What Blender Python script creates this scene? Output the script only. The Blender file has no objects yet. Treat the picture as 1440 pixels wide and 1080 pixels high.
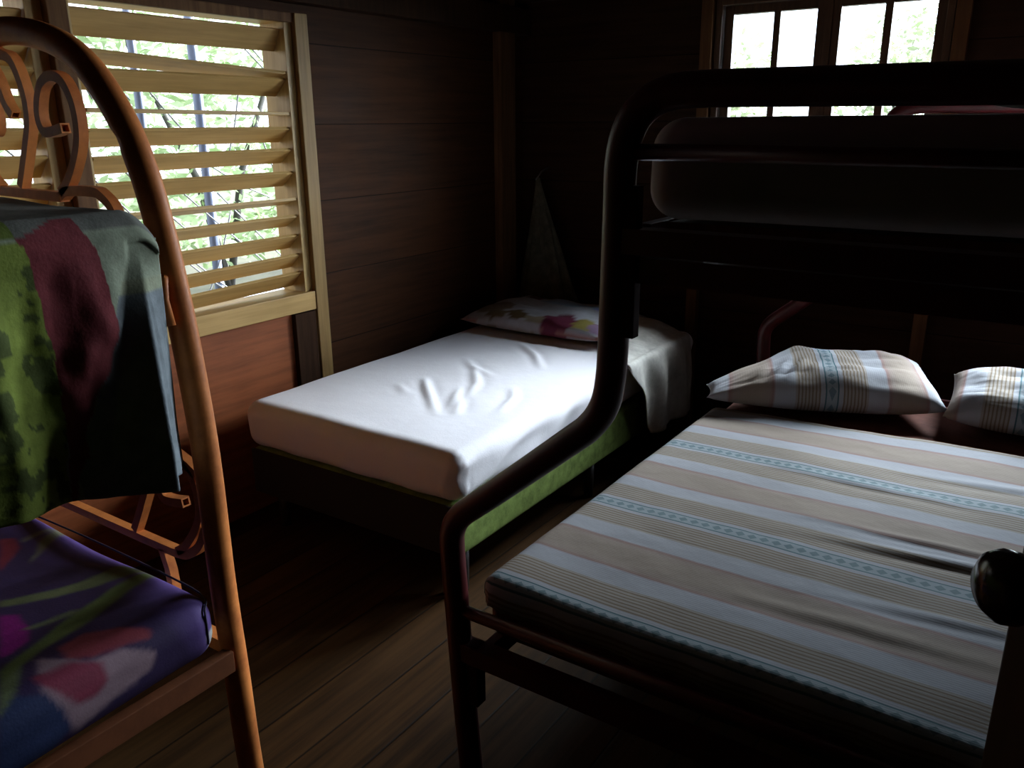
import bpy, bmesh, math, random
from mathutils import Vector, Matrix, noise
random.seed(7)
C = bpy.context.scene.collection
SC = bpy.context.scene
PI = math.pi

# ------------------------------------------------------------------ camera, world, light, exposure
YAW, PITCH, ROLL, FPX = 0.59414, 0.30391, -0.00876, 1171.7
fwd = Vector((-math.sin(YAW) * math.cos(PITCH), math.cos(YAW) * math.cos(PITCH), -math.sin(PITCH)))
rgt = Vector((math.cos(YAW), math.sin(YAW), 0))
upv = rgt.cross(fwd)
r2 = math.cos(ROLL) * rgt + math.sin(ROLL) * upv
u2 = -math.sin(ROLL) * rgt + math.cos(ROLL) * upv
cam = bpy.data.cameras.new('camera'); camo = bpy.data.objects.new('camera', cam); C.objects.link(camo)
camo.matrix_world = Matrix(((r2.x, u2.x, -fwd.x, 0), (r2.y, u2.y, -fwd.y, 0), (r2.z, u2.z, -fwd.z, 1.5), (0, 0, 0, 1)))
cam.sensor_fit = 'HORIZONTAL'; cam.sensor_width = 36; cam.lens = 36 * FPX / 1440
cam.clip_start = 0.02
SC.camera = camo

# overcast sky; the cloud is brightest high beyond the back window, with a wider pale glow low over the horizon there
def azel(az, el): a, e = math.radians(az), math.radians(el); return Vector((math.sin(a) * math.cos(e), math.cos(a) * math.cos(e), math.sin(e)))
SKY = 3.0
GLOWS = ((195.0, azel(18, 30), 24.0), (95.0, azel(30, 9), 13.0))     # strength, direction, tightness
w = bpy.data.worlds.new('overcast_sky'); SC.world = w; w.use_nodes = True
nt = w.node_tree; nt.nodes.clear()
tc = nt.nodes.new('ShaderNodeTexCoord')
ns = nt.nodes.new('ShaderNodeTexNoise'); ns.inputs['Scale'].default_value = 2.2; ns.inputs['Detail'].default_value = 4
nt.links.new(tc.outputs['Generated'], ns.inputs['Vector'])
rp = nt.nodes.new('ShaderNodeValToRGB')
rp.color_ramp.elements[0].position = .3; rp.color_ramp.elements[0].color = (.72, .83, 1.0, 1)
rp.color_ramp.elements[1].position = .7; rp.color_ramp.elements[1].color = (.88, .93, 1, 1)
nt.links.new(ns.outputs['Fac'], rp.inputs['Fac'])
bg = nt.nodes.new('ShaderNodeBackground')
nrm = nt.nodes.new('ShaderNodeVectorMath'); nrm.operation = 'NORMALIZE'; nt.links.new(tc.outputs['Generated'], nrm.inputs[0])
def wm(op, a, b):
    x = nt.nodes.new('ShaderNodeMath'); x.operation = op
    for i, v in enumerate((a, b)):
        if isinstance(v, (int, float)): x.inputs[i].default_value = v
        else: nt.links.new(v, x.inputs[i])
    return x.outputs[0]
total = SKY
for amp, d_, k_ in GLOWS:
    dt = nt.nodes.new('ShaderNodeVectorMath'); dt.operation = 'DOT_PRODUCT'; nt.links.new(nrm.outputs[0], dt.inputs[0]); dt.inputs[1].default_value = d_
    e_ = wm('EXPONENT', wm('MULTIPLY', wm('SUBTRACT', dt.outputs['Value'], 1.0), k_), 0.0)
    total = wm('ADD', wm('MULTIPLY', e_, amp), total)
nt.links.new(total, bg.inputs['Strength'])
nt.links.new(rp.outputs['Color'], bg.inputs['Color'])
wo = nt.nodes.new('ShaderNodeOutputWorld'); nt.links.new(bg.outputs[0], wo.inputs['Surface'])

def portal(name, loc, rot, sx, sy):
    l = bpy.data.lights.new(name, 'AREA'); l.shape = 'RECTANGLE'; l.size = sx; l.size_y = sy
    l.cycles.is_portal = True
    o = bpy.data.objects.new(name, l); C.objects.link(o); o.location = loc; o.rotation_euler = rot
portal('window_daylight', (-1.035, 4.13, 1.55), (-PI / 2, 0, 0), .9, .86)
portal('corner_daylight', (.12, 4.13, 1.535), (-PI / 2, 0, 0), .60, 1.1)
portal('louver_daylight', (-2.80, 1.5, 1.34), (0, -PI / 2, 0), 1.1, 1.8)

SC.view_settings.view_transform = 'Standard'; SC.view_settings.look = 'None'
SC.view_settings.exposure = 0; SC.view_settings.gamma = 1; SC.view_settings.use_curve_mapping = False
SC.cycles.max_bounces = 10; SC.cycles.diffuse_bounces = 6; SC.cycles.glossy_bounces = 3
SC.cycles.transparent_max_bounces = 12; SC.cycles.sample_clamp_indirect = 6
SC.cycles.use_denoising = True

# ------------------------------------------------------------------ helpers
def tag(o, label=None, cat=None, group=None, kind=None):
    if label: o['label'] = label
    if cat: o['category'] = cat
    if group: o['group'] = group
    if kind: o['kind'] = kind
    return o

def thing(name, loc, label=None, cat=None, group=None, kind=None):
    o = bpy.data.objects.new(name, None); C.objects.link(o); o.location = loc; o.empty_display_size = .1
    return tag(o, label, cat, group, kind)

def wloc(o):
    v = Vector((0, 0, 0))
    while o is not None: v = v + o.location; o = o.parent
    return v

def obj(name, bm, m, parent=None, origin=None, smooth=True, recalc=True):
    """world-space bmesh -> one mesh object"""
    if recalc: bmesh.ops.recalc_face_normals(bm, faces=bm.faces)
    og = Vector(origin) if origin is not None else (wloc(parent) if parent else None)
    if og is None:
        xs = [v.co for v in bm.verts]
        og = Vector(((min(c.x for c in xs) + max(c.x for c in xs)) / 2, (min(c.y for c in xs) + max(c.y for c in xs)) / 2, min(c.z for c in xs)))
    bm.transform(Matrix.Translation(-og))
    me = bpy.data.meshes.new(name); bm.to_mesh(me); bm.free()
    if smooth:
        me.polygons.foreach_set('use_smooth', [True] * len(me.polygons))
    o = bpy.data.objects.new(name, me); C.objects.link(o)
    if m is not None: me.materials.append(m)
    if parent: o.parent = parent; o.location = og - wloc(parent)
    else: o.location = og
    return o

def sharp(o, ang=35):
    me = o.data
    try: me.set_sharp_from_angle(angle=math.radians(ang))
    except Exception: pass
    return o

def box(bm, x0, x1, y0, y1, z0, z1, bev=0.0):
    t = bmesh.new()
    bmesh.ops.create_cube(t, size=1)
    for v in t.verts:
        v.co = Vector(((x0 + x1) / 2 + v.co.x * (x1 - x0), (y0 + y1) / 2 + v.co.y * (y1 - y0), (z0 + z1) / 2 + v.co.z * (z1 - z0)))
    if bev: bmesh.ops.bevel(t, geom=t.edges[:], offset=bev, segments=2, affect='EDGES', profile=.6)
    merge(bm, t)

def merge(bm, t, M=None):
    if M is not None: t.transform(M)
    me = bpy.data.meshes.new('t'); t.to_mesh(me); t.free(); bm.from_mesh(me); bpy.data.meshes.remove(me)

def smooth_path(pts, n=6):
    P = [Vector(p) for p in pts]; out = []
    for i in range(len(P) - 1):
        a = P[max(i - 1, 0)]; b = P[i]; c = P[i + 1]; d = P[min(i + 2, len(P) - 1)]
        for k in range(n):
            t = k / n
            out.append(.5 * ((2 * b) + (c - a) * t + (2 * a - 5 * b + 4 * c - d) * t * t + (3 * b - a - 3 * c + d) * t ** 3))
    out.append(P[-1]); return out

def tube(bm, pts, r, seg=14, cap=True, square=False, ref=Vector((0, 1, 0)), hollow=False):
    P = [Vector(p) for p in pts]; rings = []
    if square: seg = 4
    prev = None
    for i, p in enumerate(P):
        d = (P[min(i + 1, len(P) - 1)] - P[max(i - 1, 0)]).normalized()
        a = ref - d * ref.dot(d)
        if a.length < .05: a = (prev or Vector((1, 0, 0)))
        a = a - d * a.dot(d); a.normalize(); prev = a
        b = d.cross(a)
        ring = []
        rr = r[i] if isinstance(r, (list, tuple)) else r
        for k in range(seg):
            an = 2 * PI * (k + (.5 if square else 0)) / seg
            q = rr * (1.41421 if square else 1)
            ring.append(bm.verts.new(p + q * (math.cos(an) * a + math.sin(an) * b)))
        rings.append(ring)
    for i in range(len(rings) - 1):
        for k in range(seg):
            bm.faces.new((rings[i][k], rings[i][(k + 1) % seg], rings[i + 1][(k + 1) % seg], rings[i + 1][k]))
    if cap:
        for ring, e, f in ((rings[0], 0, 1), (rings[-1], -1, -2)):
            if hollow:
                inn = []
                cen = P[e]; dr = (P[f] - P[e]).normalized()
                rim = [bm.verts.new(cen + (v.co - cen) * .66) for v in ring]
                deep = [bm.verts.new(v.co + dr * r * 3) for v in rim]
                for k in range(seg):
                    j = (k + 1) % seg
                    bm.faces.new((ring[k], ring[j], rim[j], rim[k])); bm.faces.new((rim[k], rim[j], deep[j], deep[k]))
                bm.faces.new(deep)
            else: bm.faces.new(ring)
    return bm

def tubes(name, paths, r, m, parent, **k):
    bm = bmesh.new()
    for p in paths: tube(bm, p, r, **k)
    return sharp(obj(name, bm, m, parent), 40)

def nz(x, y, z, s=1.0): return noise.noise(Vector((x * s, y * s, z * s)))

def lines(lo, hi, r, step):
    n = max(2, int(round((hi - lo - 2 * r) / step)))
    a = [lo + r * (1 - math.cos(PI / 2 * k / 5)) if False else lo + r * k / 5 for k in range(5)]
    b = [lo + r + (hi - lo - 2 * r) * k / n for k in range(n + 1)]
    return a + b + [hi - r * k / 5 for k in range(4, -1, -1)]

def softbox(x0, x1, y0, y1, z0, z1, r, step=.03, fn=None):
    """rounded box with a fine grid on every side; fn(co)->co deforms it"""
    bm = bmesh.new()
    X, Y, Z = lines(x0, x1, r, step), lines(y0, y1, r, step), lines(z0, z1, r, max(step, (z1 - z0 - 2 * r) / 4 + 1e-4))
    V = {}
    nx, ny, nzz = len(X) - 1, len(Y) - 1, len(Z) - 1
    def vv(i, j, k):
        key = (i, j, k)
        if key not in V:
            p = Vector((X[i], Y[j], Z[k]))
            q = Vector((min(max(p.x, x0 + r), x1 - r), min(max(p.y, y0 + r), y1 - r), min(max(p.z, z0 + r), z1 - r)))
            d = p - q
            if d.length > 1e-6:
                # cube-to-sphere style mapping keeps the rounding even
                m_ = max(abs(d.x), abs(d.y), abs(d.z))
                p = q + d.normalized() * m_
            V[key] = bm.verts.new(p)
        return V[key]
    for i in range(nx):
        for j in range(ny):
            bm.faces.new((vv(i, j, 0), vv(i, j + 1, 0), vv(i + 1, j + 1, 0), vv(i + 1, j, 0)))
            bm.faces.new((vv(i, j, nzz), vv(i + 1, j, nzz), vv(i + 1, j + 1, nzz), vv(i, j + 1, nzz)))
    for i in range(nx):
        for k in range(nzz):
            bm.faces.new((vv(i, 0, k), vv(i + 1, 0, k), vv(i + 1, 0, k + 1), vv(i, 0, k + 1)))
            bm.faces.new((vv(i, ny, k), vv(i, ny, k + 1), vv(i + 1, ny, k + 1), vv(i + 1, ny, k)))
    for j in range(ny):
        for k in range(nzz):
            bm.faces.new((vv(0, j, k), vv(0, j, k + 1), vv(0, j + 1, k + 1), vv(0, j + 1, k)))
            bm.faces.new((vv(nx, j, k), vv(nx, j + 1, k), vv(nx, j + 1, k + 1), vv(nx, j, k + 1)))
    if fn:
        for v in bm.verts: v.co = fn(v.co.copy())
    return bm

def inpoly(x, y, P):
    c = False; n = len(P); j = n - 1
    for i in range(n):
        xi, yi = P[i]; xj, yj = P[j]
        if (yi > y) != (yj > y) and x < (xj - xi) * (y - yi) / (yj - yi) + xi: c = not c
        j = i
    return c

def paint(o, fn):
    """colour attribute: the woven or printed pattern of a cloth, some light painted in"""
    me = o.data; at = me.color_attributes.new('print', 'FLOAT_COLOR', 'POINT')
    off = wloc(o)
    for i, v in enumerate(me.vertices):
        c = fn(v.co + off); at.data[i].color = (c[0], c[1], c[2], 1)

# ------------------------------------------------------------------ materials
def mat(name, col, rough=.6, spec=.3, metal=0.0):
    m = bpy.data.materials.new(name); m.use_nodes = True
    b = m.node_tree.nodes['Principled BSDF']
    b.inputs['Base Color'].default_value = (*col, 1); b.inputs['Roughness'].default_value = rough
    b.inputs['Specular IOR Level'].default_value = spec; b.inputs['Metallic'].default_value = metal
    return m
class N:
    def __init__(s, m): s.t = m.node_tree; s.b = s.t.nodes['Principled BSDF']
    def n(s, ty, **k):
        x = s.t.nodes.new(ty)
        for a, v in k.items():
            if hasattr(x, a): setattr(x, a, v)
        return x
    def l(s, a, b): s.t.links.new(a, b)
    def math(s, op, a, b=None, c=None):
        x = s.t.nodes.new('ShaderNodeMath'); x.operation = op
        for i, v in enumerate((a, b, c)):
            if v is None: continue
            if isinstance(v, (int, float)): x.inputs[i].default_value = v
            else: s.l(v, x.inputs[i])
        return x.outputs[0]
    def mix(s, f, a, b, blend='MIX'):
        x = s.t.nodes.new('ShaderNodeMix'); x.data_type = 'RGBA'; x.blend_type = blend
        for i, v in ((0, f), (6, a), (7, b)):
            if isinstance(v, (int, float)): x.inputs[i].default_value = v
            elif isinstance(v, tuple): x.inputs[i].default_value = (*v, 1)
            else: s.l(v, x.inputs[i])
        return x.outputs[2]
    def noise(s, vec, scale, detail=4, rough=.55):
        x = s.t.nodes.new('ShaderNodeTexNoise'); x.inputs['Scale'].default_value = scale; x.inputs['Detail'].default_value = detail; x.inputs['Roughness'].default_value = rough
        s.l(vec, x.inputs['Vector']); return x.outputs['Fac']
    def mapping(s, vec, sc):
        x = s.t.nodes.new('ShaderNodeMapping'); x.inputs['Scale'].default_value = sc; s.l(vec, x.inputs['Vector']); return x.outputs[0]
    def ramp(s, f, stops, interp='LINEAR'):
        x = s.t.nodes.new('ShaderNodeValToRGB'); cr = x.color_ramp; cr.interpolation = interp
        while len(cr.elements) < len(stops): cr.elements.new(.5)
        for e, (p, c) in zip(cr.elements, stops): e.position = p; e.color = (*c, 1)
        s.l(f, x.inputs['Fac']); return x.outputs['Color']
    def bump(s, h, st, dist=.01):
        x = s.t.nodes.new('ShaderNodeBump'); x.inputs['Strength'].default_value = st; x.inputs['Distance'].default_value = dist
        s.l(h, x.inputs['Height']); s.l(x.outputs[0], s.b.inputs['Normal'])

def wood(name, a, b, stretch, scale=5, rough=.45, spec=.35, plank=None, groove=.006, bump=.25, seed=0, vary=.5):
    """plank = (axis, width): boards side by side along that axis"""
    m = mat(name, a, rough, spec); q = N(m)
    tcn = q.n('ShaderNodeTexCoord'); vec = tcn.outputs['Object']
    sep = q.n('ShaderNodeSeparateXYZ'); q.l(vec, sep.inputs[0])
    base_vec = vec; h = None
    if plank:
        ax, wd = plank
        c = q.math('DIVIDE', sep.outputs[ax], wd)
        idx = q.math('FLOOR', c)
        fr = q.math('FRACT', c)
        wn = q.n('ShaderNodeTexWhiteNoise'); wn.noise_dimensions = '1D'; q.l(q.math('ADD', idx, seed + .37), wn.inputs['W'])
        cmb = q.n('ShaderNodeVectorMath'); cmb.operation = 'ADD'; q.l(vec, cmb.inputs[0])
        sc_ = q.n('ShaderNodeVectorMath'); sc_.operation = 'SCALE'; q.l(wn.outputs['Color'], sc_.inputs[0]); sc_.inputs['Scale'].default_value = 7
        q.l(sc_.outputs[0], cmb.inputs[1]); base_vec = cmb.outputs[0]
        edge = q.math('MINIMUM', fr, q.math('SUBTRACT', 1.0, fr))
        h = q.math('MINIMUM', q.math('MULTIPLY', edge, wd / groove), 1.0)
    g = q.noise(q.mapping(base_vec, stretch), scale, 8, .6)
    g2 = q.noise(base_vec, 3.1, 3)
    f = q.math('ADD', q.math('MULTIPLY', g, .75), q.math('MULTIPLY', g2, .35))
    col = q.ramp(f, [(.36, b), (.66, a)])
    if plank:
        sh = q.math('ADD', q.math('MULTIPLY', wn.outputs['Value'], vary), 1 - vary * .6)
        cc = q.n('ShaderNodeCombineColor'); [q.l(sh, cc.inputs[i]) for i in range(3)]
        col = q.mix(1.0, col, cc.outputs[0], 'MULTIPLY')
        col = q.mix(h, tuple(x * .12 for x in b), col)
    q.l(col, q.b.inputs['Base Color'])
    ht = q.math('MULTIPLY', g, .25)
    if h is not None: ht = q.math('ADD', ht, h)
    q.bump(ht, bump, .004)
    q.l(q.math('ADD', q.math('MULTIPLY', g2, .25), rough - .12), q.b.inputs['Roughness'])
    return m

def paint_metal(name, a, b, rough=.4, spec=.45, scale=14):
    m = mat(name, a, rough, spec); q = N(m); tcn = q.n('ShaderNodeTexCoord')
    f = q.noise(tcn.outputs['Object'], scale, 6, .65)
    q.l(q.ramp(f, [(.40, a), (.72, b)]), q.b.inputs['Base Color'])
    q.bump(q.noise(tcn.outputs['Object'], 60, 3), .12, .002)
    return m

def cloth(name, col=None, rough=.9, weave=900, mott=.0, attr=False, bump=.15):
    m = mat(name, col or (.5, .5, .5), rough, .1); q = N(m); tcn = q.n('ShaderNodeTexCoord')
    if attr:
        a = q.n('ShaderNodeAttribute'); a.attribute_name = 'print'; base = a.outputs['Color']
    else:
        rgb = q.n('ShaderNodeRGB'); rgb.outputs[0].default_value = (*col, 1); base = rgb.outputs[0]
    if mott:
        f = q.noise(tcn.outputs['Object'], 22, 5, .65)
        base = q.mix(1.0, base, q.ramp(f, [(.3, (1 - mott,) * 3), (.7, (1 + mott * .3,) * 3)]), 'MULTIPLY')
    q.l(base, q.b.inputs['Base Color'])
    h = q.math('ADD', q.math('MULTIPLY', q.noise(tcn.outputs['Object'], weave * .25, 2), .3), q.noise(tcn.outputs['Object'], 18, 4))
    q.bump(h, bump, .006)
    return m

M = {}
M['wall'] = wood('varnished_wall_boards', (.045, .019, .010), (.02, .009, .005), (.55, 9, 9), 4, .65, .08, plank=(2, .30), groove=.003, seed=3, vary=.25)
M['panel'] = wood('red_varnished_panel', (.29, .085, .03), (.14, .038, .014), (9, .55, 9), 4, .5, .2)
M['wallL'] = wood('varnished_side_boards', (.058, .0205, .0075), (.026, .010, .004), (9, .55, 9), 4, .65, .08, plank=(2, .30), groove=.003, seed=9, vary=.25)
M['floor'] = wood('worn_floor_boards', (.060, .027, .008), (.016, .007, .0025), (10, .5, 10), 4, .55, .12, plank=(0, .155), groove=.005, seed=5, vary=.7)
M['dark'] = wood('dark_beam_wood', (.04, .018, .009), (.018, .008, .0045), (9, 9, .6), 4, .7, .06)
M['stud'] = wood('brown_stud_wood', (.15, .072, .03), (.07, .03, .013), (9, 9, .6), 5, .65, .1)
M['ceil'] = wood('ceiling_boards', (.06, .03, .016), (.03, .014, .008), (9, .6, 9), 4, .6, .2, plank=(0, .2), seed=1)
M['pine'] = wood('pale_pine', (.50, .315, .112), (.34, .20, .062), (11, .55, 11), 5, .5, .3, bump=.1)
M['pinev'] = wood('pale_pine_upright', (.46, .30, .11), (.30, .18, .06), (11, 11, .55), 5, .5, .3, bump=.1)
M['studp'] = wood('ochre_stud_wood', (.28, .17, .06), (.17, .10, .035), (11, 11, .55), 5, .55, .2)
M['sash'] = wood('brown_sash_wood', (.11, .055, .028), (.05, .024, .012), (9, 9, .7), 5, .5, .3)
M['door'] = wood('dark_door_wood', (.07, .03, .016), (.03, .013, .007), (9, 9, .6), 4, .4, .35)
M['orange'] = paint_metal('orange_brown_enamel', (.68, .225, .058), (.42, .12, .035), .5, .2)
M['brownrail'] = paint_metal('dimmed_brown_enamel', (.13, .042, .017), (.08, .026, .011), .5, .25)  # orange enamel darkened; the weaker light on the side rails is painted in
M['maroon'] = paint_metal('dark_red_enamel', (.085, .010, .012), (.05, .008, .009), .38, .35)
M['blackm'] = paint_metal('black_enamel', (.02, .018, .018), (.03, .025, .022), .4, .4)
M['plate'] = mat('dull_dark_plate', (.03, .008, .008), .8, .05)
M['brass'] = paint_metal('dark_bronze', (.035, .02, .016), (.02, .012, .01), .18, .6)
M['white_sheet'] = cloth('white_sheet', (.80, .78, .83), .85, 900, 0, bump=.22)
M['flap'] = cloth('grey_white_cotton', (.60, .58, .54), .85, 900, .25, bump=.25)
M['green'] = cloth('mottled_green_upholstery', (.20, .275, .075), .7, 300, .5, bump=.3)
M['blackcloth'] = cloth('near_black_cloth', (.035, .03, .03), .9, 400)
M['brownmat'] = cloth('brown_mattress_ticking', (.15, .055, .04), .8, 500, .3)
M['greymat'] = cloth('grey_mattress_cover', (.33, .31, .30), .85, 700, .1)
M['net'] = cloth('olive_net', (.12, .115, .08), .9, 500, .5)
M['print'] = cloth('printed_cotton', None, .85, 800, .35, attr=True, bump=.3)
M['prints'] = cloth('printed_satin', None, .6, 800, .12, attr=True, bump=.18)
M['piping'] = cloth('black_piping', (.03, .025, .04), .7)

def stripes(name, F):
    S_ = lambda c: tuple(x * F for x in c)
    m = mat(name, (.7, .7, .7), .88, .1); q = N(m)
    uv = q.n('ShaderNodeUVMap'); uv.uv_map = 'weave'
    sp = q.n('ShaderNodeSeparateXYZ'); q.l(uv.outputs[0], sp.inputs[0])
    u, v = sp.outputs[0], sp.outputs[1]
    tcn = q.n('ShaderNodeTexCoord')
    wob = q.math('MULTIPLY', q.math('SUBTRACT', q.noise(tcn.outputs['Object'], 9, 2), .5), .006)
    PER = .4975
    s = q.math('FRACT', q.math('DIVIDE', q.math('ADD', v, wob), PER))
    d = q.math('MULTIPLY', q.math('MINIMUM', s, q.math('SUBTRACT', 1.0, s)), PER)   # 0 teal centre .. .249 beige centre
    W, BE, PK, LN, TB = (.37, .38, .42), (.32, .265, .225), (.29, .19, .175), (.33, .30, .275), (.30, .35, .385)
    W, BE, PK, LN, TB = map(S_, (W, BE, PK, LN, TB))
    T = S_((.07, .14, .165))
    k = 1 / .25
    col = q.ramp(q.math('MULTIPLY', d, k), [(0, TB), (.017 * k, TB), (.018 * k, T), (.0215 * k, T), (.0225 * k, W), (.036 * k, W), (.038 * k, LN), (.118 * k, LN), (.121 * k, W), (.181 * k, W), (.188 * k, PK), (.2 * k, S_((.32, .26, .23))), (.22 * k, BE), (.25 * k, BE)])
    ln = q.math('FRACT', q.math('DIVIDE', q.math('SUBTRACT', d, .037), .0117))
    isl = q.math('MULTIPLY', q.math('LESS_THAN', ln, .42), q.math('MULTIPLY', q.math('GREATER_THAN', d, .037), q.math('LESS_THAN', d, .119)))
    col = q.mix(q.math('MULTIPLY', isl, .85), col, S_((.185, .135, .09)))
    # diamonds along the teal band
    fu = q.math('ABSOLUTE', q.math('SUBTRACT', q.math('FRACT', q.math('DIVIDE', u, .030)), .5))
    dia = q.math('LESS_THAN', q.math('ADD', fu, q.math('DIVIDE', d, .030)), .42)
    col = q.mix(q.math('MULTIPLY', dia, .75), col, S_((.105, .17, .20)))
    q.l(col, q.b.inputs['Base Color'])
    rib = q.math('SINE', q.math('MULTIPLY', v, 900))
    q.bump(q.math('ADD', q.math('MULTIPLY', rib, .04), q.noise(tcn.outputs['Object'], 20, 4)), .3, .006)
    return m
M['stripe'] = stripes('dimmed_stripe_cotton', .72)  # darker copy of the weave: the bedspread's dimmer light is in the colour
M['stripe_case'] = stripes('lit_stripe_pillowcase', 1.08)  # brighter copy of the same weave, painting the light on the pillow tops

def leafmat(name, a, b, thin=True):
    m = mat(name, a, .6, .2); q = N(m)
    oi = q.n('ShaderNodeTexCoord')
    f = q.noise(oi.outputs['Object'], 2.5, 3)
    cc = q.ramp(f, [(.35, a), (.65, b)]); q.l(cc, q.b.inputs['Base Color'])
    if thin:
        tl = q.n('ShaderNodeBsdfTranslucent'); q.l(cc, tl.inputs[0]); mx = q.n('ShaderNodeMixShader'); mx.inputs[0].default_value = .5
        q.l(q.b.outputs[0], mx.inputs[1]); q.l(tl.outputs[0], mx.inputs[2])
        q.l(mx.outputs[0], q.t.nodes['Material Output'].inputs[0])
    return m
M['leaf'] = leafmat('forest_leaves', (.16, .24, .09), (.34, .42, .26))
M['leaf2'] = leafmat('pale_leaves', (.22, .27, .14), (.33, .36, .25))
M['bark'] = mat('grey_bark', (.06, .055, .05), .9)
M['soil'] = leafmat('garden_ground', (.06, .06, .035), (.10, .095, .06), False)
M['galv'] = mat('galvanised_steel', (.17, .20, .28), .5, .4)
M['wire'] = mat('dull_wire', (.2, .2, .2), .6)
M['outer'] = mat('outer_wall_paint', (.30, .28, .24), .8)

def glass():
    m = bpy.data.materials.new('window_glass'); m.use_nodes = True; t = m.node_tree; t.nodes.clear()
    tr = t.nodes.new('ShaderNodeBsdfTransparent'); tr.inputs[0].default_value = (.93, .95, .93, 1)
    gl = t.nodes.new('ShaderNodeBsdfGlossy'); gl.inputs['Roughness'].default_value = .05
    mx = t.nodes.new('ShaderNodeMixShader'); mx.inputs[0].default_value = .05
    o = t.nodes.new('ShaderNodeOutputMaterial')
    t.links.new(tr.outputs[0], mx.inputs[1]); t.links.new(gl.outputs[0], mx.inputs[2]); t.links.new(mx.outputs[0], o.inputs[0])
    return m
M['glass'] = glass()

# ------------------------------------------------------------------ room shell
XL, XR, YB, YF, ZC = -2.6, .52, 3.97, -1.15, 2.55
def wall_x(name, x0, x1, y0, y1, z1, holes, m):
    """wall in the y-z plane with rectangular holes (y0,y1,z0,z1), one mesh"""
    bm = bmesh.new(); ys = sorted({y0, y1, *[h[0] for h in holes], *[h[1] for h in holes]}); zs = sorted({0, z1, *[h[2] for h in holes], *[h[3] for h in holes]})
    for i in range(len(ys) - 1):
        for k in range(len(zs) - 1):
            yc, zc = (ys[i] + ys[i + 1]) / 2, (zs[k] + zs[k + 1]) / 2
            if any(h[0] < yc < h[1] and h[2] < zc < h[3] for h in holes): continue
            box(bm, x0, x1, ys[i], ys[i + 1], zs[k], zs[k + 1])
    bmesh.ops.remove_doubles(bm, verts=bm.verts, dist=1e-5)
    return tag(obj(name, bm, m, smooth=False, origin=(0, 0, 0)), kind='structure')
def wall_y(name, x0, x1, y0, y1, z1, holes, m):
    bm = bmesh.new(); xs = sorted({x0, x1, *[h[0] for h in holes], *[h[1] for h in holes]}); zs = sorted({0, z1, *[h[2] for h in holes], *[h[3] for h in holes]})
    for i in range(len(xs) - 1):
        for k in range(len(zs) - 1):
            xc, zc = (xs[i] + xs[i + 1]) / 2, (zs[k] + zs[k + 1]) / 2
            if any(h[0] < xc < h[1] and h[2] < zc < h[3] for h in holes): continue
            box(bm, xs[i], xs[i + 1], y0, y1, zs[k], zs[k + 1])
    bmesh.ops.remove_doubles(bm, verts=bm.verts, dist=1e-5)
    return tag(obj(name, bm, m, smooth=False, origin=(0, 0, 0)), kind='structure')

WL = (.55, 2.36, .80, 1.875)          # louver window opening  y0 y1 z0 z1
WB = (-1.53, -.54, 1.10, 2.03)        # back window opening    x0 x1 z0 z1
WB3 = (-.20, .44, .97, 2.10)          # second window in the back wall, near the right corner
DR = (-.72, .10, 0, 2.03)             # doorway in the right wall
bm = bmesh.new(); box(bm, XL - .12, XR + 1.4, YF - .12, YB + .12, -.1, 0)
tag(obj('floor', bm, M['floor'], smooth=False, origin=(0, 0, 0)), kind='structure')
bm = bmesh.new(); box(bm, XL - .9, XR + 1.4, YF - .12, YB + .75, ZC, ZC + .08)
tag(obj('ceiling', bm, M['ceil'], smooth=False, origin=(0, 0, 0)), kind='structure')
wall_x('wall_left', XL - .12, XL, YF - .12, YB, ZC, [WL], M['wallL'])
wall_y('wall_back', XL - .12, XR + .1, YB, YB + .12, ZC, [WB, WB3], M['wall'])
wall_x('wall_right', XR, XR + .1, YF, YB, ZC, [DR], M['wallL'])
wall_y('wall_front', XL, XR + 1.4, YF - .12, YF, ZC, [], M['wall'])
bm = bmesh.new(); box(bm, XR + .1, XR + 1.3, .9, 1.0, 0, ZC); box(bm, XR + 1.3, XR + 1.4, YF, 1.0, 0, ZC)
tag(obj('wall_hall', bm, M['wall'], smooth=False, origin=(0, 0, 0)), kind='structure')
# eaves beyond the walls
bm = bmesh.new(); box(bm, XL - .9, XR + .6, YB + .12, YB + .75, 2.10, 2.16); box(bm, XL - .75, XL - .12, YF, YB + .12, 2.10, 2.16)
tag(obj('roof_eaves', bm, M['dark'], smooth=False), kind='structure')

# studs and beams
def trim(n, boxes, m, bev=.003):
    bm = bmesh.new()
    for b in boxes: box(bm, *b, bev=bev)
    return tag(obj('trim_%d' % n, bm, m, smooth=False), kind='structure')
trim(1, [(XL, XL + .035, 2.362, 2.425, .0, 1.9)], M['studp'])                 # pale stud at the louver window
trim(9, [(XL, XL + .008, .5, 2.245, 0, .77)], M['panel'])                        # panel below the sill
trim(2, [(XL, XL + .03, 2.245, 2.355, .0, .765)], M['dark'])                   # dark stud below its sill
trim(3, [(XL, XL + .05, 3.70, 3.83, 0, ZC)], M['stud'])                        # stud by the corner
trim(4, [(-1.59, -1.535, YB - .04, YB, 0, 2.08)], M['stud'])                   # studs beside the back window
trim(5, [(-.535, -.48, YB - .04, YB, 0, 2.08)], M['stud'])
trim(6, [(XL, XL + .06, YF, YB, 1.935, 2.06)], M['dark'])                      # wall plate
trim(7, [(XL, XR, YB - .05, YB, 2.09, 2.2)], M['dark'])
trim(8, [(XR - .02, XR, DR[0] - .07, DR[0], 0, 2.1), (XR - .02, XR, DR[1], DR[1] + .03, 0, 2.1), (XR - .02, XR, DR[0] - .07, DR[1] + .03, DR[3], DR[3] + .07)], M['dark'])

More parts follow.
